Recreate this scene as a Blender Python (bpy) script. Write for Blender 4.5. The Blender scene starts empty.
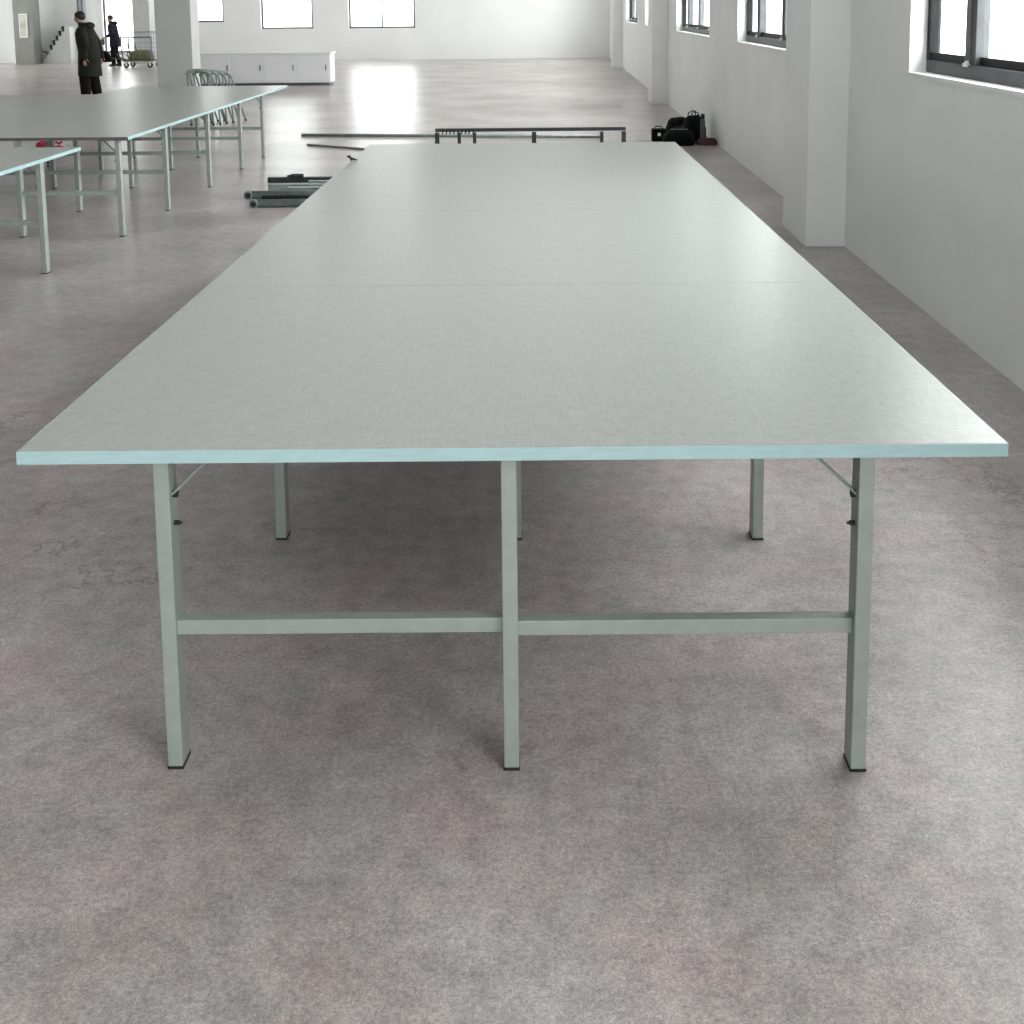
import bpy, bmesh, math, random
from mathutils import Vector, Matrix
random.seed(7)
C = bpy.context.scene.collection
PI = math.pi

# ------------------------------------------------------------------ materials
def mat(name, col, rough=.6, metal=0.0, noise=None, bump=None, spec=.5):
    """noise=(scale, amount[, stretch]) tints the base colour; bump=(scale, strength[, stretch])"""
    m = bpy.data.materials.new(name); m.use_nodes = True
    nt = m.node_tree; b = nt.nodes['Principled BSDF']
    b.inputs['Base Color'].default_value = (*col, 1)
    b.inputs['Roughness'].default_value = rough
    b.inputs['Metallic'].default_value = metal
    b.inputs['Specular IOR Level'].default_value = spec
    tc = nt.nodes.new('ShaderNodeTexCoord')
    def mapped(st):
        mp = nt.nodes.new('ShaderNodeMapping'); mp.inputs['Scale'].default_value = st
        nt.links.new(tc.outputs['Object'], mp.inputs['Vector']); return mp
    if noise:
        n = nt.nodes.new('ShaderNodeTexNoise'); n.inputs['Scale'].default_value = noise[0]; n.inputs['Detail'].default_value = 5
        nt.links.new(mapped(noise[2] if len(noise) > 2 else (1, 1, 1)).outputs[0], n.inputs['Vector'])
        r = nt.nodes.new('ShaderNodeValToRGB'); a = noise[1]
        r.color_ramp.elements[0].position = .3; r.color_ramp.elements[1].position = .7
        r.color_ramp.elements[0].color = (*[c*(1-a) for c in col], 1)
        r.color_ramp.elements[1].color = (*[min(1, c*(1+a)) for c in col], 1)
        nt.links.new(n.outputs['Fac'], r.inputs[0]); nt.links.new(r.outputs[0], b.inputs['Base Color'])
    if bump:
        n = nt.nodes.new('ShaderNodeTexNoise'); n.inputs['Scale'].default_value = bump[0]; n.inputs['Detail'].default_value = 4
        nt.links.new(mapped(bump[2] if len(bump) > 2 else (1, 1, 1)).outputs[0], n.inputs['Vector'])
        bp = nt.nodes.new('ShaderNodeBump'); bp.inputs['Strength'].default_value = bump[1]; bp.inputs['Distance'].default_value = .004
        nt.links.new(n.outputs['Fac'], bp.inputs['Height']); nt.links.new(bp.outputs[0], b.inputs['Normal'])
    return m

def floor_material():
    m = bpy.data.materials.new('polished_concrete'); m.use_nodes = True
    nt = m.node_tree; N = nt.nodes; L = nt.links; b = N['Principled BSDF']
    tc = N.new('ShaderNodeTexCoord')
    def noise(scale, detail, rough=.55, stretch=(1, 1, 1)):
        mp = N.new('ShaderNodeMapping'); mp.inputs['Scale'].default_value = stretch
        L.new(tc.outputs['Object'], mp.inputs['Vector'])
        n = N.new('ShaderNodeTexNoise'); n.inputs['Scale'].default_value = scale
        n.inputs['Detail'].default_value = detail; n.inputs['Roughness'].default_value = rough
        L.new(mp.outputs[0], n.inputs['Vector']); return n
    def ramp(src, p0, c0, p1, c1):
        r = N.new('ShaderNodeValToRGB'); e = r.color_ramp.elements
        e[0].position = p0; e[0].color = (*c0, 1); e[1].position = p1; e[1].color = (*c1, 1)
        L.new(src, r.inputs[0]); return r
    def mix(kind, fac, a, c):
        x = N.new('ShaderNodeMix'); x.data_type = 'RGBA'; x.blend_type = kind
        if isinstance(fac, float): x.inputs['Factor'].default_value = fac
        else: L.new(fac, x.inputs['Factor'])
        L.new(a, x.inputs['A']); L.new(c, x.inputs['B']); return x
    big = ramp(noise(.9, 4, .6).outputs['Fac'], .32, FLOOR_A, .68, FLOOR_B)          # cloudy trowelling
    pink = ramp(noise(3.1, 5, .6).outputs['Fac'], .40, (.5, .5, .5), .66, (.54, .482, .488))
    mid = ramp(noise(14, 7, .7).outputs['Fac'], .30, (.34, .34, .34), .70, (.64, .64, .64))
    fine = ramp(noise(85, 5, .75).outputs['Fac'], .28, (.24, .24, .24), .72, (.76, .76, .76))
    x = mix('OVERLAY', .9, big.outputs[0], pink.outputs[0])
    x = mix('OVERLAY', .8, x.outputs['Result'], mid.outputs[0])
    x = mix('OVERLAY', .75, x.outputs['Result'], fine.outputs[0])
    grit = ramp(noise(230, 3, .7).outputs['Fac'], .30, (.30, .30, .30), .70, (.70, .70, .70))
    x = mix('OVERLAY', .9, x.outputs['Result'], grit.outputs[0])
    # dusty pale scuffs and thin cracks
    sc = ramp(noise(2.2, 8, .72, (1, 1.8, 1)).outputs['Fac'], .60, (0, 0, 0), .74, (.35, .35, .35))
    pale = N.new('ShaderNodeRGB'); pale.outputs[0].default_value = (.50, .49, .49, 1)
    x = mix('MIX', sc.outputs[0], x.outputs['Result'], pale.outputs[0])
    # hairline cracks: narrow level lines of a rough noise, broken up by a second one
    cn = noise(.42, 9, .62)
    sb = N.new('ShaderNodeMath'); sb.operation = 'SUBTRACT'; sb.inputs[1].default_value = .47; L.new(cn.outputs['Fac'], sb.inputs[0])
    ab = N.new('ShaderNodeMath'); ab.operation = 'ABSOLUTE'; L.new(sb.outputs[0], ab.inputs[0])
    ln = ramp(ab.outputs[0], .0, (.5, .5, .5), .0011, (0, 0, 0))
    mk = ramp(noise(.8, 2).outputs['Fac'], .50, (0, 0, 0), .58, (1, 1, 1))
    cr = mix('MULTIPLY', 1.0, ln.outputs[0], mk.outputs[0])
    dark = N.new('ShaderNodeRGB'); dark.outputs[0].default_value = (.06, .06, .06, 1)
    x = mix('MIX', cr.outputs['Result'], x.outputs['Result'], dark.outputs[0])
    L.new(x.outputs['Result'], b.inputs['Base Color'])
    b.inputs['Roughness'].default_value = .28
    bp = N.new('ShaderNodeBump'); bp.inputs['Strength'].default_value = .25; bp.inputs['Distance'].default_value = .003
    L.new(noise(60, 6).outputs['Fac'], bp.inputs['Height']); L.new(bp.outputs[0], b.inputs['Normal'])
    return m
FLOOR_A = (.30, .273, .265); FLOOR_B = (.52, .482, .480)

def laminate_material():
    """pale grey-green laminate with a fine woven emboss"""
    m = bpy.data.materials.new('linen_laminate'); m.use_nodes = True
    nt = m.node_tree; N = nt.nodes; L = nt.links; b = N['Principled BSDF']
    tc = N.new('ShaderNodeTexCoord')
    hs = []
    for st in ((14, 150, 1), (150, 14, 1)):
        mp = N.new('ShaderNodeMapping'); mp.inputs['Scale'].default_value = st
        L.new(tc.outputs['Object'], mp.inputs['Vector'])
        n = N.new('ShaderNodeTexNoise'); n.inputs['Scale'].default_value = 1.6; n.inputs['Detail'].default_value = 3
        L.new(mp.outputs[0], n.inputs['Vector']); hs.append(n)
    mx = N.new('ShaderNodeMath'); mx.operation = 'ADD'
    L.new(hs[0].outputs['Fac'], mx.inputs[0]); L.new(hs[1].outputs['Fac'], mx.inputs[1])
    r = N.new('ShaderNodeValToRGB'); e = r.color_ramp.elements
    r.color_ramp.interpolation = 'LINEAR'
    hf = N.new('ShaderNodeMath'); hf.operation = 'MULTIPLY'; hf.inputs[1].default_value = .5
    L.new(mx.outputs[0], hf.inputs[0]); L.new(hf.outputs[0], r.inputs[0])
    e[0].position = .35; e[0].color = (.285, .298, .282, 1); e[1].position = .65; e[1].color = (.385, .394, .378, 1)
    L.new(r.outputs[0], b.inputs['Base Color'])
    b.inputs['Roughness'].default_value = .30
    bp = N.new('ShaderNodeBump'); bp.inputs['Strength'].default_value = .22; bp.inputs['Distance'].default_value = .0012
    L.new(hf.outputs[0], bp.inputs['Height']); L.new(bp.outputs[0], b.inputs['Normal'])
    return m

def glass_material():
    m = bpy.data.materials.new('window_glass'); m.use_nodes = True
    nt = m.node_tree; N = nt.nodes; L = nt.links
    N.remove(N['Principled BSDF']); out = N['Material Output']
    t = N.new('ShaderNodeBsdfTransparent'); t.inputs[0].default_value = (.93, .96, .95, 1)
    g = N.new('ShaderNodeBsdfGlossy'); g.inputs['Roughness'].default_value = .02
    lw = N.new('ShaderNodeLayerWeight'); pw = N.new('ShaderNodeMath'); pw.operation = 'POWER'; pw.inputs[1].default_value = 5
    L.new(lw.outputs['Facing'], pw.inputs[0])
    ma = N.new('ShaderNodeMath'); ma.operation = 'MULTIPLY_ADD'; ma.inputs[1].default_value = .6; ma.inputs[2].default_value = .03
    L.new(pw.outputs[0], ma.inputs[0])
    mx = N.new('ShaderNodeMixShader')
    L.new(ma.outputs[0], mx.inputs[0]); L.new(t.outputs[0], mx.inputs[1]); L.new(g.outputs[0], mx.inputs[2])
    L.new(mx.outputs[0], out.inputs[0]); return m

M = dict(
    floor=floor_material(), top=laminate_material(), glass=glass_material(),
    edge=mat('pale_blue_edging', (.40, .56, .59), .35, noise=(18, .06, (1, 1, 6))),
    under=mat('dark_board_edge', (.11, .10, .09), .8, noise=(30, .15)),
    leg=mat('sage_grey_paint', (.335, .375, .345), .42, .15, noise=(24, .07), bump=(120, .05)),
    steel=mat('grey_green_steel', (.27, .32, .31), .4, .35, noise=(15, .2)),
    darksteel=mat('dark_steel', (.035, .042, .048), .45, .3, noise=(15, .2)),
    zinc=mat('zinc_plated', (.5, .52, .5), .3, .8, noise=(40, .1)),
    rubber=mat('black_rubber', (.012, .012, .012), .7, noise=(40, .3)),
    wall=mat('white_wall_paint', (.90, .91, .905), .75, noise=(1.3, .035), bump=(35, .12)),
    wallfar=mat('far_wall_paint', (.92, .92, .91), .8, noise=(1.0, .03)),
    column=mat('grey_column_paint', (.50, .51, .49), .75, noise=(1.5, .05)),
    ceiling=mat('white_ceiling', (.55, .55, .54), .85, noise=(.8, .04)),
    reveal=mat('white_reveal', (.88, .89, .88), .7, noise=(5, .02)),
    alu=mat('dark_aluminium', (.018, .02, .022), .5, .0, noise=(8, .15), spec=.08),
    alugrey=mat('grey_aluminium', (.11, .115, .125), .5, .0, noise=(8, .12), spec=.2),
    white=mat('white_plastic', (.85, .86, .86), .4, noise=(20, .02)),
    blackbag=mat('black_nylon', (.006, .006, .007), .8, noise=(12, .4), bump=(60, .4), spec=.12),
    maroon=mat('dark_maroon_cloth', (.06, .018, .022), .8, noise=(20, .3), bump=(60, .4)),
    redbag=mat('pink_red_plastic', (.62, .05, .10), .35, noise=(14, .2), bump=(25, .8)),
    olive=mat('olive_canvas', (.13, .135, .075), .85, noise=(15, .25), bump=(60, .5)),
    bluegrey=mat('blue_grey_tube', (.20, .21, .29), .4, .3, noise=(10, .15)),
    skin=mat('skin', (.42, .26, .19), .55, noise=(30, .06)),
    lips=mat('lips', (.30, .13, .11), .5, noise=(30, .1)),
    hair=mat('black_hair', (.012, .010, .010), .5, noise=(60, .4), bump=(120, .6)),
    parka=mat('dark_olive_parka', (.026, .026, .020), .8, noise=(9, .25), bump=(14, .9), spec=.12),
    navy=mat('navy_black_coat', (.018, .018, .032), .8, noise=(9, .25), bump=(14, .9), spec=.12),
    trouser=mat('black_trousers', (.012, .009, .009), .85, noise=(12, .3), bump=(20, .6), spec=.12),
    darkleaf=mat('dark_leaves', (.02, .03, .02), .8, noise=(40, .4), bump=(60, .8)),
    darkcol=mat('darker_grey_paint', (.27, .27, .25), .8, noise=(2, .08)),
    shoe=mat('black_shoe', (.010, .010, .010), .4, noise=(20, .2)),
    eye=mat('dark_eye', (.01, .008, .006), .2, noise=(30, .1)),
    caster=mat('tan_caster', (.40, .28, .20), .5, noise=(20, .1)),
    crate=mat('white_board', (.84, .84, .86), .55, noise=(2, .03)),
    paper=mat('pinned_paper', (.62, .60, .52), .8, noise=(3.5, .35)),
)

# ------------------------------------------------------------------ mesh helpers
def bx(bm, x0, x1, y0, y1, z0, z1, mtx=None, bevel=0):
    vs = [bm.verts.new(Vector(p) if mtx is None else mtx @ Vector(p)) for p in
          ((x0,y0,z0),(x1,y0,z0),(x1,y1,z0),(x0,y1,z0),(x0,y0,z1),(x1,y0,z1),(x1,y1,z1),(x0,y1,z1))]
    fs = [bm.faces.new([vs[i] for i in f]) for f in ((0,3,2,1),(4,5,6,7),(0,1,5,4),(1,2,6,5),(2,3,7,6),(3,0,4,7))]
    if bevel:
        es = {e for f in fs for e in f.edges}
        bmesh.ops.bevel(bm, geom=list(es), offset=bevel, segments=2, affect='EDGES', profile=.6)
    return bm
def tube(bm, pts, r, n=10, cap=True):
    """round bar through pts; r may be a list of radii"""
    pts = [Vector(p) for p in pts]
    rs = r if isinstance(r, (list, tuple)) else [r]*len(pts)
    rings = []
    d0 = (pts[1]-pts[0]).normalized()
    a = d0.cross(Vector((0, 0, 1)) if abs(d0.z) < .8 else Vector((1, 0, 0))).normalized()
    for i, p in enumerate(pts):
        d = (pts[min(i+1, len(pts)-1)]-pts[max(i-1, 0)]).normalized()
        a = (a-d*a.dot(d)).normalized(); b = a.cross(d).normalized()
        rings.append([bm.verts.new(p+(a*math.cos(t)+b*math.sin(t))*rs[i]) for t in [2*PI*k/n for k in range(n)]])
    for A, B in zip(rings, rings[1:]):
        for k in range(n): bm.faces.new((A[k], A[(k+1) % n], B[(k+1) % n], B[k]))
    if cap:
        bm.faces.new(rings[0][::-1]); bm.faces.new(rings[-1])
    return bm
def loft(bm, rings, n=20, cap=True):
    """rings: (cx, cy, cz, rx, ry[, power]) horizontal super-ellipses stacked upwards"""
    R = []
    for q in rings:
        cx, cy, cz, rx, ry = q[:5]; p = q[5] if len(q) > 5 else 1.0
        row = []
        for k in range(n):
            t = 2*PI*k/n; c, s = math.cos(t), math.sin(t)
            row.append(bm.verts.new((cx+rx*math.copysign(abs(c)**p, c), cy+ry*math.copysign(abs(s)**p, s), cz)))
        R.append(row)
    for A, B in zip(R, R[1:]):
        for k in range(n): bm.faces.new((A[k], A[(k+1) % n], B[(k+1) % n], B[k]))
    if cap: bm.faces.new(R[0][::-1]); bm.faces.new(R[-1])
    return bm
def ball(bm, c, r, sc=(1, 1, 1), u=16, v=10):
    mt = Matrix.Translation(c) @ Matrix.Diagonal((*sc, 1))
    bmesh.ops.create_uvsphere(bm, u_segments=u, v_segments=v, radius=r, matrix=mt); return bm
def obj(name, bm, m, parent=None, smooth=False, shift=None):
    if shift is not None: bmesh.ops.translate(bm, verts=bm.verts, vec=Vector(shift))
    bmesh.ops.recalc_face_normals(bm, faces=bm.faces)
    me = bpy.data.meshes.new(name); bm.to_mesh(me); bm.free()
    if smooth:
        for p in me.polygons: p.use_smooth = True
    me.materials.append(m if not isinstance(m, str) else M[m])
    o = bpy.data.objects.new(name, me); C.objects.link(o)
    if parent: o.parent = parent
    return o
def tag(o, label, cat, group=None, kind=None):
    o['label'] = label; o['category'] = cat
    if group: o['group'] = group
    if kind: o['kind'] = kind
    return o
def thing(name, label, cat, loc=(0, 0, 0), rotz=0, group=None):
    o = bpy.data.objects.new(name, None); C.objects.link(o)
    o.location = loc; o.rotation_euler = (0, 0, rotz); o.empty_display_size = .1
    return tag(o, label, cat, group)
def struct(name, bm, m, parent=None, label=None):
    o = obj(name, bm, m, parent)
    if parent is None: o['kind'] = 'structure'; o['category'] = name.split('_')[0]
    if label: o['label'] = label
    return o
def new(): return bmesh.new()

# ------------------------------------------------------------------ the hall
YB, YF, XL, ZC = -6.0, 38.5, -20.0, 5.2
bm = new(); bx(bm, XL-.3, 4, YB-.3, YF+.3, -.12, 0); struct('floor', bm, 'floor', label='grey polished concrete floor with scuffs and fine cracks')
bm = new(); bx(bm, XL-.3, 4, YB-.3, YF+.3, ZC, ZC+.2); struct('ceiling', bm, 'ceiling', label='white ceiling of the hall')

# right wall runs along its own axis: v along the wall, u into the wall (away from the room)
def RW(u, v, z=0.0):
    return Vector((2.155+.019*v+u, v-.019*u, z))
RWm = Matrix(((1, .019, 0, 2.155), (-.019, 1, 0, 0), (0, 0, 1, 0), (0, 0, 0, 1)))
TH = .17
WINR = [(5.28+6*k-2.50, 5.28+6*k+1.31) for k in range(-1, 6)]
ZS, ZT = 1.33, 4.3
bm = new()
edges = [YB] + [e for w in WINR for e in w] + [YF]
for i in range(0, len(edges), 2): bx(bm, 0, TH, edges[i], edges[i+1], 0, ZC, RWm)
for a, b_ in WINR:
    bx(bm, 0, TH, a, b_, 0, ZS, RWm); bx(bm, 0, TH, a, b_, ZT, ZC, RWm)
bmesh.ops.remove_doubles(bm, verts=bm.verts, dist=1e-5)
struct('wall_right', bm, 'wall', label='white painted right wall with deep window openings')
# wall piers
for i, c in enumerate([-3.72, 8.28, 20.28, 32.28]):
    bm = new(); bx(bm, -.285, .01, c-.40, c+.40, 0, ZC, RWm, bevel=.006)
    struct('wall_right_pier', bm, 'wall', label='white square pier standing out from the right wall')

def portal(loc, rot, sx, sy):
    l = bpy.data.lights.new('daylight_portal', 'AREA'); l.shape = 'RECTANGLE'; l.size = sx; l.size_y = sy
    l.cycles.is_portal = True
    o = bpy.data.objects.new('daylight_portal', l); C.objects.link(o); o.location = loc; o.rotation_euler = rot
for n, (a, b_) in enumerate(WINR):
    w = thing('window_%d' % (n+1), 'grey aluminium sliding window set deep in the white right wall' , 'window', RW(0, (a+b_)/2, ZS))
    w.rotation_euler = (0, 0, -.019); w['kind'] = 'structure'
    hw = (b_-a)/2; h = ZT-ZS
    # white plastered reveal lining with sill
    bm = new(); bx(bm, -.012, TH, -hw, hw, -.0, .022); bx(bm, 0, .10, hw-.012, hw, .022, h); bx(bm, 0, .10, -hw, -hw+.012, .022, h); bx(bm, 0, .10, -hw+.012, hw-.012, h-.012, h)
    obj('window_reveal', bm, 'reveal', w)
    # outer frame
    bm = new(); bx(bm, .10, .165, -hw+.012, hw-.012, .022, .095, bevel=.004); bx(bm, .10, .165, -hw+.012, hw-.012, h-.07, h-.012, bevel=.004)
    obj('window_frame', bm, 'alugrey', w)
    bm = new(); bx(bm, .10, .165, hw-.06, hw-.012, .095, h-.07, bevel=.003); bx(bm, .10, .165, -hw+.012, -hw+.06, .095, h-.07, bevel=.003)
    obj('window_jamb', bm, 'alu', w)
    mull = [hw-.66, -.02, -hw+.72]
    spans = [(mull[0], hw-.06, .115), (mull[1], mull[0], .138), (mull[2], mull[1], .115), (-hw+.06, mull[2], .138)]
    for (p, q, u) in spans:
        s = bx(new(), u, u+.025, p-.02, q+.02, .095, .140)
        bx(s, u, u+.025, p-.02, q+.02, h-.12, h-.07)
        sash = obj('sash_rail', s, 'alu', w)
        bm = new(); bx(bm, u+.010, u+.015, p, q, .140, h-.12); obj('glass_pane', bm, 'glass', w)
    for c in mull:
        bm = new(); bx(bm, .112, .185, c-.075, c+.075, .095, h-.07, bevel=.004); bx(bm, .104, .112, c-.018, c-.010, .10, h-.08)
        mu = obj('mullion', bm, 'alugrey', w)
        bm = new(); bx(bm, .085, .112, c-.012, c+.035, .085, .105, bevel=.003); ball(bm, (.10, c+.01, .105), .014)
        obj('latch', bm, 'white', mu)
    portal(RW(TH+.03, (a+b_)/2, (ZS+ZT)/2), (0, PI/2, -.019), h, 2*hw)

# far wall (y = YF) with its tall windows; openings (x0, x1, z0, z1)
def wall_with_holes(name, fixed, s0, s1, holes, axis, t, label, m='wallfar'):
    bm = new()
    def add(a, b_, z0, z1):
        if b_-a < 1e-4 or z1-z0 < 1e-4: return
        if axis == 'x': bx(bm, a, b_, min(fixed, fixed+t), max(fixed, fixed+t), z0, z1)
        else: bx(bm, min(fixed, fixed+t), max(fixed, fixed+t), a, b_, z0, z1)
    cur = s0
    for a, b_, z0, z1 in sorted(holes):
        add(cur, a, 0, ZC); add(a, b_, 0, z0); add(a, b_, z1, ZC); cur = b_
    add(cur, s1, 0, ZC)
    return struct(name, bm, m, label=label)
FAR = [(-14.75, -13.35, .32, 3.6), (-11.6, -10.55, 1.35, 3.6), (-9.25, -7.45, 1.1, 4.6), (-6.2, -3.9, 1.1, 4.3)]
wall_with_holes('wall_back', YF, XL-.3, 3.3, FAR, 'x', .25, 'white far wall with tall bright windows')
LEFT_FILL = [(y, y+3.8, z, 4.7) for y, z in ((27, .5), (32.5, .3))]  # unseen windows, added as fill light for the far left of the hall
wall_with_holes('wall_left', XL, YB, YF, LEFT_FILL, 'y', -.25, 'white left wall of the hall')
FRONT = [(-1.0, 1.7, .9, 3.8)]
wall_with_holes('wall_front', YB, XL-.3, 2.3, FRONT, 'x', -.25, 'white wall behind the camera with wide openings')
wn = 20
def flat_window(hole, axis, fixed, sgn, lab):
    global wn
    a, b_, z0, z1 = hole; wn += 1
    c = ((a+b_)/2, fixed, z0) if axis == 'x' else (fixed, (a+b_)/2, z0)
    w = thing('window_%d' % wn, lab, 'window', c, 0 if axis == 'x' else PI/2); w['kind'] = 'structure'
    hw = (b_-a)/2; h = z1-z0
    bm = new()
    for s in (-1, 1): bx(bm, s*hw-(.06 if s > 0 else 0), s*hw+(.06 if s < 0 else 0), -.03, .03, 0, h)
    bx(bm, -hw, hw, -.03, .03, 0, .06); bx(bm, -hw, hw, -.03, .03, h-.06, h)
    k = max(1, round(2*hw/1.3))
    for i in range(1, k): bx(bm, -hw+2*hw*i/k-.025, -hw+2*hw*i/k+.025, -.028, .028, .06, h-.06)
    obj('window_frame', bm, 'alugrey', w)
    bm = new(); bx(bm, -hw+.06, hw-.06, -.003, .003, .06, h-.06); obj('glass_pane', bm, 'glass', w)
    if axis == 'x': portal((c[0], fixed+sgn*.1, z0+h/2), (PI/2 if sgn < 0 else -PI/2, 0, 0), 2*hw, h)
    else: portal((fixed+sgn*.1, c[1], z0+h/2), (0, -PI/2, 0), h, 2*hw)
for hh in FAR: flat_window(hh, 'x', YF+.12, 1, 'tall bright window in the far white wall')
for hh in LEFT_FILL: flat_window(hh, 'y', XL-.12, -1, 'unseen wide window added in the left wall as fill light')
for hh in FRONT: flat_window(hh, 'x', YB-.12, -1, 'wide opening behind the camera letting daylight in')

# free standing columns
def column(x0, x1, y0, y1, lab, m_='column'):
    bm = new(); bx(bm, x0, x1, y0, y1, 0, ZC, bevel=.012)
    return struct('trim_%d' % column.n, bm, m_, label=lab)
column.n = 1
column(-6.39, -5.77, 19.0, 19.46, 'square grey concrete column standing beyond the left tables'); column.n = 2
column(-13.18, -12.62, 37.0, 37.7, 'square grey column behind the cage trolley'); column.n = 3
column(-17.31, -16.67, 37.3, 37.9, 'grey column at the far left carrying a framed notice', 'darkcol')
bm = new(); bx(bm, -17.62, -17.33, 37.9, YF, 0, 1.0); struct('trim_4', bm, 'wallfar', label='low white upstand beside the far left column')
bm = new(); bx(bm, -16.66, -13.2, YF-.09, YF, 0, .20); struct('baseboard_back', bm, 'reveal', label='white skirting at the foot of the far wall')

# ------------------------------------------------------------------ tables
def brace_bm(x0, z0, x1, z1, y):
    bm = new(); d = Vector((x1-x0, 0, z1-z0)); L = d.length; a = math.atan2(d.z, d.x)
    mt = Matrix.Translation((x0, y, z0)) @ Matrix.Rotation(-a, 4, 'Y')
    bx(bm, 0, L, -.012, .012, -.0025, .0025, mt); return bm
def leg_thing(parent, x, y, ztop, lean=0.0):
    bm = new()
    w, d = .0175, .0275
    bx(bm, x-w, x+w, y-d, y+d, .006, ztop, bevel=.003)
    lg = obj('leg', bm, 'leg', parent)
    bm = new(); bx(bm, x-w-.0012, x+w+.0012, y-d-.0012, y+d+.0012, 0, .007, bevel=.001); obj('foot_cap', bm, 'rubber', lg)
    return lg
def frame_row(parent, xs, y0, ztop, brace=.10, skew=0.0):
    for i, x in enumerate(xs):
        y = y0+skew*(xs[-1]-x)
        lg = leg_thing(parent, x, y, ztop)
        if i in (0, len(xs)-1):
            s = 1 if i == 0 else -1
            xi = x+s*.0175
            obj('brace', brace_bm(xi, .662, xi+s*brace, ztop-.002, y), 'steel', parent)
            bm = new(); tube(bm, [(xi-s*.004, y, .660), (xi+s*.010, y, .660)], .009, 8); obj('pivot', bm, 'rubber', lg)
            bm = new(); tube(bm, [(xi-s*.004, y-.004, .592), (xi+s*.012, y-.004, .592)], .006, 8); tube(bm, [(xi+s*.012, y-.004, .592), (xi+s*.018, y-.004, .592)], .003, 6)
            obj('bolt', bm, 'rubber', lg)
    for a, b_ in zip(xs, xs[1:]):
        y = y0+skew*(xs[-1]-(a+b_)/2)
        bm = new(); bx(bm, a+.0175, b_-.0175, y-.014, y+.018, .329, .364, bevel=.002); obj('crossbar', bm, 'leg', parent)
def table(label, group, x0, x1, ys, xs, rows, zt=.79, th=.030, skew=0.0, front='edge'):
    y0, y1 = ys[0], ys[-1]
    t = thing('cutting_table', label, 'table', ((x0+x1)/2, y0, 0), 0, group)
    ox, oy = (x0+x1)/2, y0
    for a, b_ in zip(ys, ys[1:]):
        bm = new(); bx(bm, x0-ox, x1-ox, a-oy+.0008, b_-oy-.0008, zt-th, zt, bevel=.0012)
        obj('tabletop', bm, 'top', t)
    # pale blue edging on sides and far end; front strip darker on some tables
    bm = new(); e = .0022
    bx(bm, x0-ox-e, x1-ox+e, y1-oy, y1-oy+e, zt-th, zt-.0008)
    bx(bm, x0-ox-e, x0-ox, 0, y1-oy, zt-th, zt-.0008); bx(bm, x1-ox, x1-ox+e, 0, y1-oy, zt-th, zt-.0008)
    obj('edging', bm, 'edge', t)
    bm = new(); bx(bm, x0-ox-e, x1-ox+e, -e, 0, zt-th, zt-.0008); obj('edging', bm, front, t)
    for r in rows: frame_row(t, [x-ox for x in xs], r-oy, zt-th, skew=skew)
    return t
table('long pale grey-green cutting table in the foreground with pale blue edge', None,
      -1.131, 1.050, [2.323, 3.76, 5.19, 6.62, 7.822], (-.832, -.050, .747), (2.360, 3.47, 4.58, 5.68, 6.78, 7.69), skew=.018)
table('long grey cutting table on the left whose pale edge runs past the grey column', 'cutting tables in the left part of the hall',
      -5.05, -3.085, [8.42, 9.86, 11.3, 12.7, 14.10], (-4.74, -3.965, -3.185), (8.48, 9.58, 10.87, 12.10, 13.12), th=.024, front='under')
table('grey cutting table far left, pushed against the longer one, before the man in the parka', 'cutting tables in the left part of the hall',
      -7.25, -5.0546, [8.42, 9.9, 11.4, 12.85], (-6.95, -6.2, -5.45), (8.48, 9.58, 10.87, 12.4), th=.024, front='under')
table('nearest left cutting table, its corner cut off by the left edge of the view', 'cutting tables in the left part of the hall',
      -5.40, -3.205, [4.6, 6.2, 7.81], (-4.98, -4.13, -3.262), (5.04, 6.14, 7.27), th=.024)

# ------------------------------------------------------------------ bare frame beyond the long table
t = thing('table_frame', 'bare dark steel table frame standing beyond the far end of the long table', 'table frame', (.02, 9.2, 0))
bm = new(); bx(bm, -.80, .80, -.02, .02, .722, .75, bevel=.003); obj('top_rail', bm, 'darksteel', t)
for x in (-.785, .03, .785):
    bm = new(); bx(bm, x-.018, x+.018, -.019, .019, .012, .715, bevel=.003); lg = obj('leg', bm, 'darksteel', t)
    bm = new(); bx(bm, x-.021, x+.021, -.022, .022, 0, .013); obj('foot_cap', bm, 'rubber', lg)
for a, b_ in ((-.767, .012), (.048, .767)):
    bm = new(); bx(bm, a, b_, -.014, .014, .337, .372); obj('crossbar', bm, 'darksteel', t)
for x in (-.60, -.47, .60):
    bm = new(); bx(bm, x-.014, x+.014, -.016, .016, .372, .714, bevel=.002); obj('stay', bm, 'darksteel', t)
bm = new()
for k in range(9): tube(bm, [(-.74+.032*k, -.024, .705), (-.728+.032*k, -.024, .745)], .006, 6)
obj('clip_row', bm, 'rubber', t)

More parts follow.
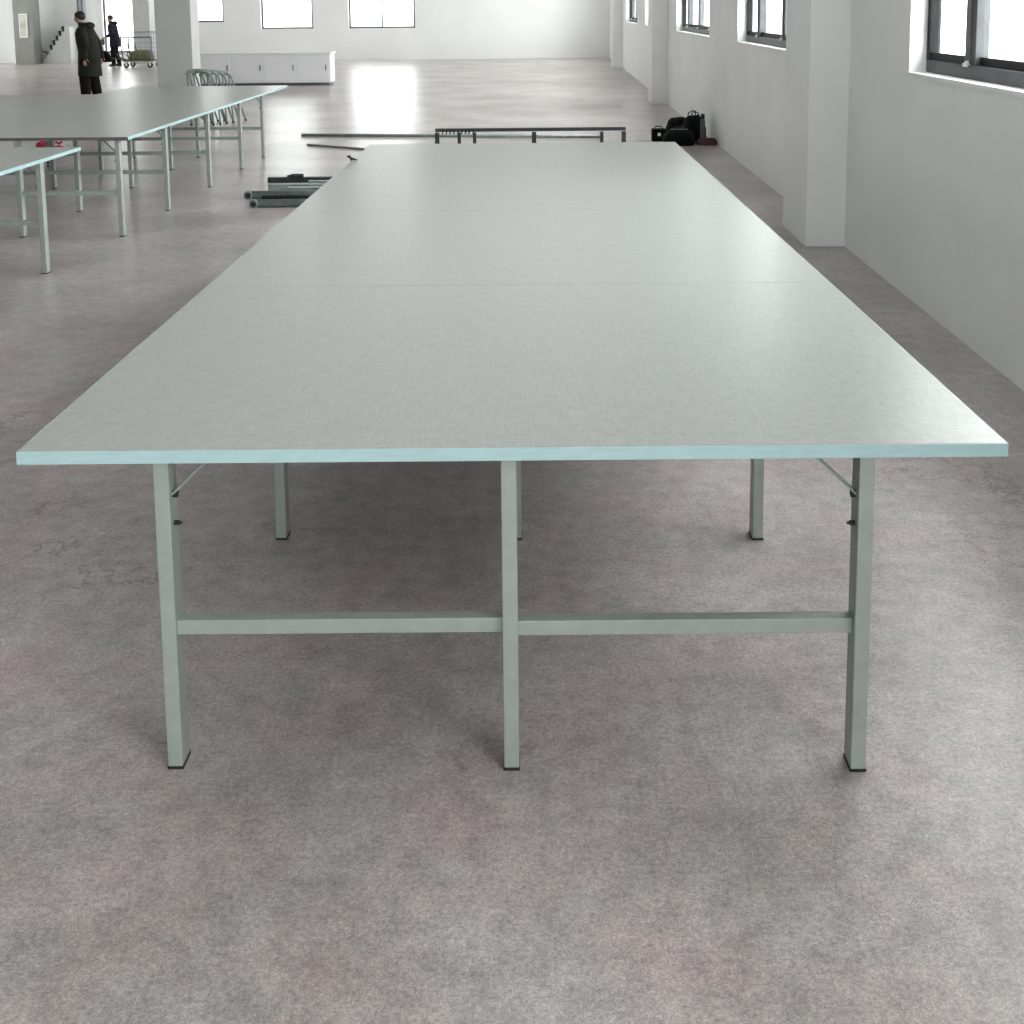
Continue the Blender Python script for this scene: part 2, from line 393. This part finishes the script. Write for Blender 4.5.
# ------------------------------------------------------------------ loose steel on the floor
def hollow_tube(p, q, r, m, lab, grp=None, name='steel_tube', square=False):
    p, q = Vector(p), Vector(q); L = (q-p).length
    o = thing(name, lab, 'steel tube', p, math.atan2((q-p).y, (q-p).x), grp)
    bm = new()
    n = 4 if square else 14; ph = PI/4 if square else 0; rr = r*math.sqrt(2) if square else r
    rings = []
    for x, rad in ((.06, rr*.78), (0, rr*.78), (0, rr), (L, rr), (L, rr*.78), (L-.06, rr*.78)):
        rings.append([bm.verts.new((x, rad*math.cos(ph+2*PI*k/n), r+rad*math.sin(ph+2*PI*k/n))) for k in range(n)])
    for A, B in zip(rings, rings[1:]):
        for k in range(n): bm.faces.new((A[k], A[(k+1) % n], B[(k+1) % n], B[k]))
    bm.faces.new(rings[0]); bm.faces.new(rings[-1][::-1])
    body = obj('tube_wall', bm, m, o, smooth=not square)
    bm = new(); tube(bm, [(.055, 0, r), (.0585, 0, r)], r*.70, 12); obj('tube_shade_disc', bm, 'rubber', o)  # black disc paints the darkness inside the open end
    return o
def end_bracket(o, r):
    bm = new(); tube(bm, [(-.012, -.045, r), (-.012, -.010, r)], r*1.12, 14); b = obj('end_bracket', bm, 'steel', o)
    bm = new(); tube(bm, [(-.012, -.047, r), (-.012, -.040, r)], r*.72, 12); obj('bracket_shade_disc', bm, 'rubber', b)  # black disc on the bracket face, painted shade of a hole
G = 'steel lying in the bundle on the floor'
o = hollow_tube((-2.44, 9.70, 0), (-.15, 9.74, 0), .036, 'steel', 'round grey steel tube, nearest of the floor bundle left of the long table', G)
end_bracket(o, .036)
o = hollow_tube((-2.60, 10.15, 0), (-.2, 10.10, 0), .038, 'steel', 'round grey steel tube reaching furthest left in the floor bundle', G)
end_bracket(o, .038)
hollow_tube((-2.44, 9.95, 0), (-.1, 9.94, 0), .034, 'darksteel', 'dark tube added for the shadow between two grey tubes of the floor bundle', G)  # dark colour stands in for the shadow between the grey tubes
hollow_tube((-2.54, 10.64, 0), (-.2, 10.62, 0), .030, 'steel', 'square steel tube behind the round ones in the floor bundle', G, square=True)
hollow_tube((-2.30, 10.40, 0), (-.1, 10.36, 0), .034, 'steel', 'square steel tube in the middle of the floor bundle', G, square=True)
hollow_tube((-2.66, 11.12, 0), (-.3, 11.10, 0), .028, 'darksteel', 'dark square steel tube at the back of the floor bundle', G, square=True)
hollow_tube((-2.20, 10.90, 0), (-.3, 10.86, 0), .026, 'steel', 'thin square tube second from the back of the floor bundle', G, square=True)
bm = new(); ball(bm, (0, 0, .012), .06, (1.2, .8, .22)); bx(bm, -.02, .10, -.02, .02, 0, .03)
o = obj('clamp_plate', bm, 'rubber', None, True); o.location = (-2.40, 11.12, .056); tag(o, 'small black clamp lying on the rearmost tube of the floor bundle', 'clamp')
o = hollow_tube((-3.16, 15.25, 0), (1.02, 14.75, 0), .020, 'steel', 'long thin grey tube lying on the bright floor beyond the long table')
o = hollow_tube((-2.87, 14.20, 0), (.3, 12.2, 0), .013, 'steel', 'thin grey tube lying askew beside the far left corner of the long table')

# spring clamp on the table edge
t = thing('spring_clamp', 'small black spring clamp gripping the far left edge of the long table', 'clamp', (-1.120, 6.98, .79)); t.scale = (.6, .6, .6)
bm = new(); tube(bm, [(.04, 0, .006), (0, 0, .016), (-.03, 0, .03), (-.07, .01, .045)], [.006, .012, .012, .009], 8); obj('upper_handle', bm, 'rubber', t, True)
bm = new(); tube(bm, [(-.012, 0, -.034), (-.02, 0, 0), (-.03, .0, .03), (-.04, -.02, .06)], [.006, .010, .012, .008], 8); obj('lower_handle', bm, 'rubber', t, True)

# ------------------------------------------------------------------ pile of black bags by the right wall
def lumpy(bm, seed, amt):
    rnd = random.Random(seed); ph = [rnd.uniform(0, 6) for _ in range(6)]
    for v in bm.verts:
        c = v.co; k = amt*(math.sin(17*c.x+ph[0])+math.sin(21*c.y+ph[1])+math.sin(23*c.z+ph[2])+.6*math.sin(41*c.x+31*c.z+ph[3]))
        v.co += Vector((c.x, c.y, 0)).normalized()*k if Vector((c.x, c.y, 0)).length > 1e-4 else Vector()
        v.co.z = max(0, v.co.z+k*.6)
def bag(loc, rx, ry, h, rotz, m, lab, grp, seed, handles=True, name='holdall_bag', cat='bag'):
    t = thing(name, lab, cat, loc, rotz, grp)
    bm = new(); loft(bm, [(0, 0, 0, rx*.90, ry*.90, .6), (0, 0, h*.12, rx, ry, .6), (0, 0, h*.5, rx*.99, ry*.96, .65), (0, 0, h*.82, rx*.88, ry*.74, .8), (0, 0, h*.97, rx*.62, ry*.34, 1), (0, 0, h, rx*.4, ry*.12, 1)], 28)
    bmesh.ops.subdivide_edges(bm, edges=list(bm.edges), cuts=1, use_grid_fill=True); lumpy(bm, seed, .006)
    obj('bag_body', bm, m, t, True)
    if handles:
        for s in (-1, 1):
            bm = new(); tube(bm, [(-rx*.4, s*ry*.6, h*.80), (-rx*.3, s*ry*.35, h*1.08), (0, s*ry*.2, h*1.17), (rx*.3, s*ry*.35, h*1.08), (rx*.4, s*ry*.6, h*.80)], .008, 8)
            obj('handle', bm, 'rubber', t, True)
        bm = new(); bx(bm, -rx*.55, rx*.55, -.006, .006, h*.985, h*1.012, bevel=.002); obj('zip', bm, 'zinc', t)
    return t
GB = 'dark bags heaped by the right wall'
bag((2.17, 14.35, 0), .15, .16, .34, .2, 'blackbag', 'tall black bag in the middle of the heap beside the right wall', GB, 1)
bag((1.93, 13.95, 0), .20, .15, .20, -.1, 'blackbag', 'low black bag at the left front of the heap by the table corner', GB, 2)
bag((2.02, 14.75, 0), .16, .16, .27, .4, 'blackbag', 'black bag at the back of the heap by the right wall', GB, 3, handles=False)
bag((2.28, 13.93, 0), .13, .09, .085, .1, 'maroon', 'flat dark maroon cloth bundle in front of the black bags', GB, 4, handles=False, name='cloth_bundle', cat='bundle')
t = thing('tool_case', 'small black case with a pale catch left of the heaped bags', 'case', (1.72, 14.40, 0))
bm = new(); bx(bm, -.09, .09, -.07, .07, 0, .16, bevel=.012); obj('case_body', bm, 'blackbag', t)
bm = new(); bx(bm, -.02, .02, -.076, -.069, .07, .11, bevel=.002); obj('catch', bm, 'white', t)
bm = new(); tube(bm, [(-.05, 0, .158), (-.04, 0, .19), (.04, 0, .19), (.05, 0, .158)], .008, 8); obj('handle', bm, 'rubber', t, True)
t = thing('thermos_flask', 'slim grey flask standing upright against the black bags', 'flask', (2.255, 14.12, 0))
bm = new(); loft(bm, [(0, 0, 0, .030, .030), (0, 0, .02, .033, .033), (0, 0, .28, .033, .033), (0, 0, .32, .022, .022)], 16); obj('flask_body', bm, 'alugrey', t, True)
bm = new(); loft(bm, [(0, 0, .318, .026, .026), (0, 0, .375, .024, .024)], 16); obj('cap', bm, 'rubber', t, True)

# red bags seen below the left table
for x, y, r, s, lab in ((-6.13, 13.85, .115, 5, 'crumpled pink-red plastic bag on floor under far left table, left of a leg'),
                        (-5.93, 13.80, .080, 6, 'small pink-red plastic bag on floor under far left table, right of a leg')):
    t = thing('plastic_bag', lab, 'bag', (x, y, 0), 0, 'red plastic bags under the left table')
    bm = new(); loft(bm, [(0, 0, 0, r*.85, r*.8), (0, 0, r*.35, r, r*.95), (0, 0, r*.9, r*.85, r*.8), (0, 0, r*1.2, r*.28, r*.28), (.01, 0, r*1.3, r*.16, r*.16)], 20)
    bmesh.ops.subdivide_edges(bm, edges=list(bm.edges), cuts=1, use_grid_fill=True); lumpy(bm, s, .006); obj('bag_body', bm, 'redbag', t, True)
    bm = new(); tube(bm, [(0, 0, r*1.25), (-.03, 0, r*1.5), (-.05, .01, r*1.35)], [.012, .016, .006], 8); tube(bm, [(0, 0, r*1.25), (.03, 0, r*1.5), (.055, -.01, r*1.4)], [.012, .016, .006], 8)
    obj('tied_ear', bm, 'redbag', t, True)

# ------------------------------------------------------------------ nested folding trestles beyond the left table
names = ['leftmost and nearest', 'second from the left', 'third from the left', 'rightmost']
for k in range(4):
    t = thing('folding_trestle', 'grey-green folding trestle beyond the left table, %s of four nested' % names[k], 'trestle', (-5.27+.075*k, 17.0+.10*k, 0), 0, 'nested folding trestles')
    top = .80-.015*k
    for sx in (0, .34):
        for sy, lean in ((-1, .10), (1, .20)):
            bm = new(); tube(bm, [(sx+.02, sy*.03, top), (sx+lean, sy*.18, .012)], .013, 8); lg = obj('leg', bm, 'steel', t, True)
            bm = new(); tube(bm, [(sx+lean, sy*.18, 0), (sx+lean, sy*.18, .03)], .017, 8); obj('foot_cap', bm, 'rubber', lg)
    bm = new(); tube(bm, [(.0, 0, top-.03), (.03, 0, top+.015), (.17, 0, top+.04), (.32, 0, top+.015), (.36, 0, top-.02)], .026, 8); obj('top_bar', bm, 'steel', t, True)
    bm = new(); tube(bm, [(.06, -.075, .45), (.395, -.075, .45)], .009, 8); obj('stretcher', bm, 'steel', t, True)

# low white cabinet behind
t = thing('low_cabinet', 'long low white cabinet on the floor behind the nested trestles', 'cabinet', (-6.15, 26.0, 0))
bm = new(); bx(bm, -1.55, 1.55, -.3, .3, .06, .73, bevel=.006); obj('body', bm, 'crate', t)
bm = new(); bx(bm, -1.50, 1.50, -.26, .26, 0, .06); obj('plinth', bm, 'alugrey', t)
bm = new(); bx(bm, -1.58, 1.58, -.33, .33, .73, .77, bevel=.005); obj('worktop', bm, 'crate', t)
for i in range(4):
    bm = new(); bx(bm, -1.52+.765*i, -1.52+.765*i+.745, -.315, -.300, .09, .70, bevel=.003); d = obj('door', bm, 'crate', t)
    bm = new(); bx(bm, -1.52+.765*i+.66, -1.52+.765*i+.68, -.325, -.315, .35, .48); obj('handle', bm, 'alugrey', d)

# ------------------------------------------------------------------ far left: notice, stair, pipes
t = thing('notice_board', 'white framed notice hanging on the far left grey column', 'notice board', (-16.97, 37.3, .90))
bm = new()
for a in ((-.14, -.11, .0, .80), (.11, .14, .0, .80), (-.11, .11, .0, .045), (-.11, .11, .76, .80)): bx(bm, a[0], a[1], -.035, -.002, a[2], a[3])
obj('frame', bm, 'white', t)
bm = new(); bx(bm, -.11, .11, -.022, -.004, .045, .76); obj('sheet', bm, 'paper', t)
bm = new(); bx(bm, -.09, .30*0+.12, -.05, .05, .0, .62, bevel=.01)
o = obj('dark_wall_cupboard', bm, 'rubber'); o.location = (-17.42, 37.85, 1.0); tag(o, 'dark narrow cupboard on top of the low upstand, left of the framed notice', 'cupboard')

t = thing('staircase', 'pale grey concrete stair rising along the far left wall', 'staircase', (-16.66, 38.05, 0))
bm = new()
for k in range(8): bx(bm, .10+.11*k, 1.05, -.32, .33, .155*k, .155*(k+1), bevel=.004)
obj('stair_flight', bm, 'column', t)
bm = new(); bx(bm, -.2, 0.0, .22, .26, .36, .40); bx(bm, -.02, .0, .20, .26, 0, .40); obj('low_rail', bm, 'alugrey', t)
for k, (x, z) in enumerate([(-16.285+.11*q, .465+.155*q) for q in range(5)]):
    nm = ['lowest', 'second from the bottom', 'middle', 'second from the top', 'topmost'][k]
    p = thing('flower_pot', 'small pot on the far stair, %s of five' % nm, 'pot', (x, 37.78, z), 0, 'dark pots on the stair')
    bm = new(); loft(bm, [(0, 0, 0, .032, .032), (0, 0, .07, .045, .045), (0, 0, .085, .049, .049)], 12); obj('pot', bm, 'rubber', p, True)
    bm = new(); ball(bm, (0, 0, .12), .072, (1, 1, .9), 10, 7); lumpy(bm, k, .004); obj('foliage', bm, 'darkleaf', p, True)
for x, lab in ((-15.56, 'thin grey pipe running up the far wall, left one of two'), (-15.42, 'thin grey pipe running up the far wall, right one of two')):
    t = thing('wall_pipe', lab, 'pipe', (x, 38.42, 0), 0, 'pipes on the far wall')
    bm = new(); tube(bm, [(0, 0, .2), (0, 0, 4.9)], .03, 10); obj('pipe_run', bm, 'bluegrey', t, True)
    for z in (1.0, 2.4, 3.8):
        bm = new(); bx(bm, -.045, .045, -.035, .08, z, z+.03); obj('clip', bm, 'zinc', t)

# ------------------------------------------------------------------ cage trolley
t = thing('cage_trolley', 'blue-grey tubular cage trolley on casters beside the far grey column', 'trolley', (-12.13, 34.6, 0))
bm = new(); bx(bm, -.42, .50, -.34, .34, .20, .24, bevel=.004); obj('deck', bm, 'olive', t)
for sx, x0, x1, m_ in ((-1, -.42, -.48, 'darksteel'), (1, .42, .46, 'bluegrey')):
    for y in (-.33, .33):
        bm = new(); tube(bm, [(x0, y, .22), (x1, y, .60), (x1, y, .97)], .020, 8); obj('post', bm, m_, t, True)
bm = new(); tube(bm, [(-.50, -.33, .955), (.47, -.33, .955)], .018, 8); obj('top_rail', bm, 'darksteel', t, True)
bm = new(); tube(bm, [(-.48, .33, 1.06), (-.40, .33, 1.10), (.36, .33, 1.10), (.44, .33, 1.04), (.46, .33, .9)], .016, 8); obj('top_rail', bm, 'bluegrey', t, True)
for y, h_ in ((-.33, .955), (.33, .97)):
    for x in (-.30, -.24): 
        bm = new(); tube(bm, [(x-.08, y, h_), (x+.05, y, .24)], .016, 8); obj('side_bar', bm, 'darksteel', t, True)
bm = new()
for i in range(9): tube(bm, [(-.16+.06*i, .33, .24), (-.16+.06*i, .33, 1.09)], .006, 6)
for i in range(6): tube(bm, [(-.42, .33, .34+.14*i), (.43, .33, .34+.14*i)], .006, 6)
obj('mesh_side', bm, 'bluegrey', t)
bm = new()
for y in (-.33, .33): tube(bm, [(-.66, y*.6, .43), (-.60, y, .40), (-.44, y, .26)], .014, 8)
tube(bm, [(-.66, -.2, .43), (-.66, .2, .43)], .014, 8)
for i in range(2): tube(bm, [(-1.42, -.08+.16*i, .36), (-.44, -.12+.24*i, .24)], .014, 8)
tube(bm, [(-1.42, -.10, .36), (-1.42, .10, .36)], .016, 8)
obj('drawbar', bm, 'darksteel', t, True)
for x, y in ((-.36, -.28), (-.36, .28), (.38, -.28), (.46, .28)):
    bm = new(); tube(bm, [(x, y-.022, .085), (x, y+.022, .085)], .085, 18); wh = obj('caster_wheel', bm, 'rubber', t)
    bm = new(); tube(bm, [(x, y-.027, .085), (x, y+.027, .085)], .045, 14); obj('hub', bm, 'caster', wh)
    bm = new(); bx(bm, x-.03, x+.03, y-.035, y-.028, .07, .20); bx(bm, x-.03, x+.03, y+.028, y+.035, .07, .20); bx(bm, x-.03, x+.03, y-.035, y+.035, .185, .20); obj('fork', bm, 'white', wh)
bm = new(); loft(bm, [(0, 0, 0, .34, .22, .5), (0, 0, .05, .36, .24, .5), (0, 0, .22, .35, .23, .55), (.02, 0, .29, .26, .15, .8), (.03, 0, .31, .1, .05, 1)], 28)
bmesh.ops.subdivide_edges(bm, edges=list(bm.edges), cuts=1, use_grid_fill=True); lumpy(bm, 9, .006)
o = obj('canvas_sack', bm, 'olive', None, True); o.location = (-12.10, 34.6, .24); tag(o, 'olive canvas sack lying in the cage trolley', 'sack')

# ------------------------------------------------------------------ people (face towards +x in their own space)
def skinned(name, verts, edges, radii, root, m, parent, lvl=2):
    me = bpy.data.meshes.new(name); me.from_pydata(verts, edges, [])
    o = bpy.data.objects.new(name, me); C.objects.link(o); o.parent = parent
    o.modifiers.new('Skin', 'SKIN')
    sv = me.skin_vertices[0].data
    for i, r in enumerate(radii):
        sv[i].radius = r if isinstance(r, tuple) else (r, r); sv[i].use_root = (i == root)
    o.modifiers['Skin'].use_smooth_shade = True
    s = o.modifiers.new('Subdivision', 'SUBSURF'); s.levels = lvl; s.render_levels = lvl
    me.materials.append(M[m]); return o

FX = .080
def person(label, loc, rotz, scale, coat_m, pose, hood=False):
    P = thing('person', label, 'person', loc, rotz); P.scale = (scale,)*3
    V, E, R = [], [], []
    def v(p, r, prev=None):
        V.append(Vector(p)); R.append(r)
        if prev is not None: E.append((prev, len(V)-1))
        return len(V)-1
    lean = pose.get('lean', .03)
    pel = v((0, 0, .93), (.13, .10)); w = v((lean*.3, 0, 1.10), (.12, .10), pel); ch = v((lean, 0, 1.30), (.14, .11), w)
    nk0 = v((lean*1.3, 0, 1.45), .07, ch); nk = v((lean*1.6+.015, 0, 1.52), .052, nk0)
    hx = lean*1.6+.03+pose.get('head', 0)
    h1 = v((hx+.012, 0, 1.570), (.078, .078), nk); h2 = v((hx, 0, 1.635), (.104, .104), h1); h3 = v((hx-.008, 0, 1.705), (.092, .092), h2)
    hands = []
    for s, key in ((1, 'left'), (-1, 'right')):
        el, wr, fd = [Vector(q) for q in pose[key]]
        sh = v((lean, s*.17, 1.42), .062, ch); e = v(el, .045, sh); wv = v(wr, .028, e)
        d = fd.normalized(); pal = v(wr+d*.05, (.036, .020), wv); pe = v(wr+d*.09, (.036, .018), pal)
        side = d.cross(Vector((0, 1, 0)));
        side = side.normalized() if side.length > .1 else Vector((1, 0, 0))
        curl = Vector((0, -s, 0))
        for f, (off, ln) in enumerate(((-.027, .068), (-.009, .078), (.009, .074), (.026, .058))):
            b0 = wr+d*.095+side*off
            k1 = v(b0+d*ln*.3, .009, pe); k2 = v(b0+d*ln*.65+curl*.012, .0085, k1); v(b0+d*ln*.95+curl*.03, .0075, k2)
        t1 = v(wr+d*.035-side*.045, .011, pal); t2 = v(wr+d*.065-side*.062+curl*.008, .010, t1); v(wr+d*.09-side*.066+curl*.016, .009, t2)
        hands.append((sh, e, wv, s))
    legs = []
    for s, key in ((1, 'lleg'), (-1, 'rleg')):
        kn, an = [Vector(q) for q in pose[key]]
        hp = v((0, s*.09, .88), .082, pel); k = v(kn, .056, hp); cf = v(kn.lerp(an, .35)+Vector((-.015, 0, 0)), .052, k); a = v(an, .038, cf)
        toe = v((an.x+.10, an.y+s*.02, .045), (.040, .028), a); v((an.x+.17, an.y+s*.03, .035), (.034, .022), toe)
        legs.append((kn, an, s))
    body = skinned('body', [tuple(q) for q in V], E, R, 0, 'skin', P)
    # face
    z = 1.615; fx = hx+FX
    bm = new(); tube(bm, [(fx-.006, 0, z+.026), (fx+.008, 0, z-.002), (fx+.018, 0, z-.018), (fx-.004, 0, z-.028)], [.007, .010, .014, .010], 10); obj('nose', bm, 'skin', P, True)
    for s in (1, -1):
        bm = new(); ball(bm, (fx-.003, s*.031, z+.020), .011, (.8, 1.3, .7), 10, 8); obj('eye', bm, 'eye', P, True)
        bm = new(); ball(bm, (hx-.002, s*(FX+.004), z), .030, (.65, .32, 1), 10, 8); obj('ear', bm, 'skin', P, True)
        bm = new(); tube(bm, [(fx-.010, s*.047, z+.042), (fx+.001, s*.032, z+.047), (fx+.004, s*.016, z+.043)], [.003, .005, .004], 6); obj('eyebrow', bm, 'hair', P, True)
    bm = new(); ball(bm, (fx-.010, 0, z-.052), .018, (.6, 1.3, .35), 12, 8); obj('mouth', bm, 'lips', P, True)
    # hair: cap over the skull with a slanting hairline, open at the face
    bm = new(); ball(bm, (hx-.012, 0, 1.668), FX+.022, (1.03, .96, .98), 36, 24)
    kill = [q for q in bm.verts if q.co.z < 1.578 or (q.co.x-hx) > (.018 if q.co.z < 1.635 else .018+(q.co.z-1.635)*1.25)]
    bmesh.ops.delete(bm, geom=kill, context='VERTS'); lumpy(bm, 4, .0015); hr = obj('hair', bm, 'hair', P, True)
    so = hr.modifiers.new('Solidify', 'SOLIDIFY'); so.thickness = .010; so.offset = -1
    # coat with sleeves and collar
    hem = pose.get('hem', .52); fl = pose.get('flare', 1.0); bk = pose.get('bulk', 1.0)
    bm = new()
    loft(bm, [(-.01, 0, hem, .185*fl, .225*fl), (-.008, 0, hem+.03, .19*fl, .23*fl), (-.005, 0, .80, .175*bk, .215), (-.01, 0, 1.0, .165*bk, .20), (lean*.6, 0, 1.18, .165*bk, .205), (lean, 0, 1.34, .160*bk, .215), (lean, 0, 1.42, .135*bk, .19), (lean*1.3, 0, 1.475, .092, .115)], 32)
    for (kn, (sh, e, wv, s)) in zip('ab', hands):
        a, b_, c = V[sh], V[e], V[wv]
        tube(bm, [a+Vector((0, -s*.05, .01)), a+Vector((0, s*.012, -.02)), a.lerp(b_, .5), b_, b_.lerp(c, .5), c+(c-b_).normalized()*pose.get('cuff', .005)], [.075, .088, .074, .064, .058, .048], 16)
    bmesh.ops.subdivide_edges(bm, edges=list(bm.edges), cuts=1, use_grid_fill=True)
    ct = obj('coat', bm, coat_m, P, True)
    bm = new(); loft(bm, [(lean*1.3, 0, 1.455, .105, .125), (lean*1.5, 0, 1.50, .098, .108), (lean*1.5+.01, 0, 1.545, .100, .104), (lean*1.5+.01, 0, 1.55, .085, .090), (lean*1.5, 0, 1.49, .07, .08)], 24, cap=False)
    obj('collar', bm, coat_m, ct, True)
    if hood:
        bm = new(); ball(bm, (lean-.085, 0, 1.485), .11, (.85, 1.15, .65), 20, 12); lumpy(bm, 3, .002); obj('hood', bm, coat_m, ct, True)
    # pocket flap and centre seam give the coat its build
    for s in (1, -1):
        bm = new(); bx(bm, -.055, .075, s*.205-.008, s*.205+.014, .86, .90, bevel=.004); obj('pocket_flap', bm, coat_m, ct)
    # trousers, shoes
    bm = new()
    loft(bm, [(0, 0, .74, .13, .17), (0, 0, .90, .135, .175), (0, 0, 1.0, .12, .16)], 24)
    for kn, an, s in legs:
        hp = Vector((0, s*.09, .88)); tube(bm, [hp, hp.lerp(kn, .5), kn, kn.lerp(an, .5), an+Vector((0, 0, .01))], [q*pose.get('legbulk', 1.0) for q in (.108, .098, .082, .076, .068)], 16)
    obj('trousers', bm, 'trouser', P, True)
    for kn, an, s in legs:
        bm = new(); zz = 0
        loft(bm, [(an.x+.055, an.y, 0, .135, .046, .8), (an.x+.055, an.y, .025, .138, .050, .8), (an.x+.045, an.y, .055, .125, .047, .9), (an.x+.0, an.y, .09, .07, .042), (an.x, an.y, .13, .055, .05)], 20)
        obj('shoe', bm, 'shoe', P, True)
    return P
man = person('person in a long dark olive parka and black trousers walking left behind the tables', (-8.35, 21.0, 0), PI, 1.0, 'parka',
    dict(lean=.04, head=.045, legbulk=1.25, hem=.53, flare=1.12, bulk=1.16, cuff=.06,
         left=((-.05, .25, 1.15), (-.02, .26, .90), (.05, 0, -1)), right=((-.10, -.24, 1.15), (-.15, -.23, .91), (.05, 0, -1)),
         lleg=((.06, .10, .48), (.05, .10, .075)), rleg=((-.03, -.10, .49), (-.10, -.10, .085))), hood=True)
t = thing('tote_bag', 'dark bag hanging behind the person in the long parka', 'bag', (-8.17, 21.34, .50))
bm = new(); loft(bm, [(0.03, 0, .28, .075, .05, .7), (0.04, 0, .30, .10, .06, .7), (.01, 0, .45, .07, .05, .8), (-.02, 0, .50, .03, .03, 1)], 20); obj('bag_body', bm, 'blackbag', t, True)
for s in (-1, 1):
    bm = new(); tube(bm, [(-.02+s*.02, 0, .31+.17), (-.02, 0, .34)], .007, 6); obj('strap', bm, 'rubber', t)
person('person in a short navy-black coat standing at the trolley far behind', (-13.30, 35.6, 0), PI, .93, 'navy',
    dict(lean=.05, head=.01, hem=.66, flare=.95,
         left=((-.02, .22, 1.16), (.18, .18, 1.02), (1, 0, -.4)), right=((.10, -.23, 1.15), (.33, -.20, 1.02), (1, 0, -.5)),
         lleg=((.05, .09, .48), (.03, .09, .075)), rleg=((.0, -.09, .48), (-.10, -.09, .085))), hood=True)
t = thing('hand_bag', 'olive bag held out by the person in the navy coat', 'bag', (-13.77, 35.72, .68))
bm = new(); loft(bm, [(0, 0, 0, .09, .05, .7), (0, 0, .03, .10, .06, .7), (.03, 0, .15, .07, .05, .8), (.06, 0, .20, .03, .02)], 18); obj('bag_body', bm, 'olive', t, True)
bm = new(); tube(bm, [(.02, 0, .18), (.05, 0, .25), (.09, 0, .18)], .007, 6); obj('strap', bm, 'rubber', t, True)

# ------------------------------------------------------------------ daylight
w = bpy.data.worlds.new('overcast_sky'); bpy.context.scene.world = w; w.use_nodes = True
bg = w.node_tree.nodes['Background']; bg.inputs[0].default_value = (1.0, .99, .985, 1); 
# thin overcast, brighter towards the sun's side (east = right of the hall)
wn_ = w.node_tree; tcw = wn_.nodes.new('ShaderNodeTexCoord')
dt = wn_.nodes.new('ShaderNodeVectorMath'); dt.operation = 'DOT_PRODUCT'; dt.inputs[1].default_value = Vector((.93, -.12, .35)).normalized()
wn_.links.new(tcw.outputs['Generated'], dt.inputs[0])
mm = wn_.nodes.new('ShaderNodeMapRange'); mm.inputs['From Min'].default_value = -.3; mm.inputs['From Max'].default_value = .9
mm.inputs['To Min'].default_value = .75; mm.inputs['To Max'].default_value = 2.0
wn_.links.new(dt.outputs['Value'], mm.inputs['Value']); wn_.links.new(mm.outputs[0], bg.inputs[1])

# ------------------------------------------------------------------ camera
F = 1100.0
pitch = math.atan(.124227) if False else math.radians(7.08092761971771); roll = .0084
c_, s_ = math.cos(pitch), math.sin(pitch)
r0, u0, fw = Vector((1, 0, 0)), Vector((0, s_, c_)), Vector((0, c_, -s_))
cr, sr = math.cos(roll), math.sin(roll)
right = r0*cr-u0*sr; up = r0*sr+u0*cr
cam = bpy.data.cameras.new('camera'); co = bpy.data.objects.new('camera', cam); C.objects.link(co)
mt = Matrix((right, up, -fw)).transposed().to_4x4(); mt.translation = (0, 0, 1.75); co.matrix_world = mt
cam.sensor_width = 36; cam.lens = F/1024*36; cam.shift_x = -(528.1478-512)/1024; cam.shift_y = (144.6444-512)/1024
cam.clip_end = 200
S = bpy.context.scene; S.camera = co
S.view_settings.view_transform = 'Standard'; S.view_settings.look = 'None'; S.view_settings.gamma = 1
S.view_settings.use_curve_mapping = False; S.view_settings.exposure = 2.88
S.cycles.max_bounces = 10; S.cycles.diffuse_bounces = 6; S.cycles.transparent_max_bounces = 12
S.cycles.sample_clamp_indirect = 8; S.cycles.use_denoising = True
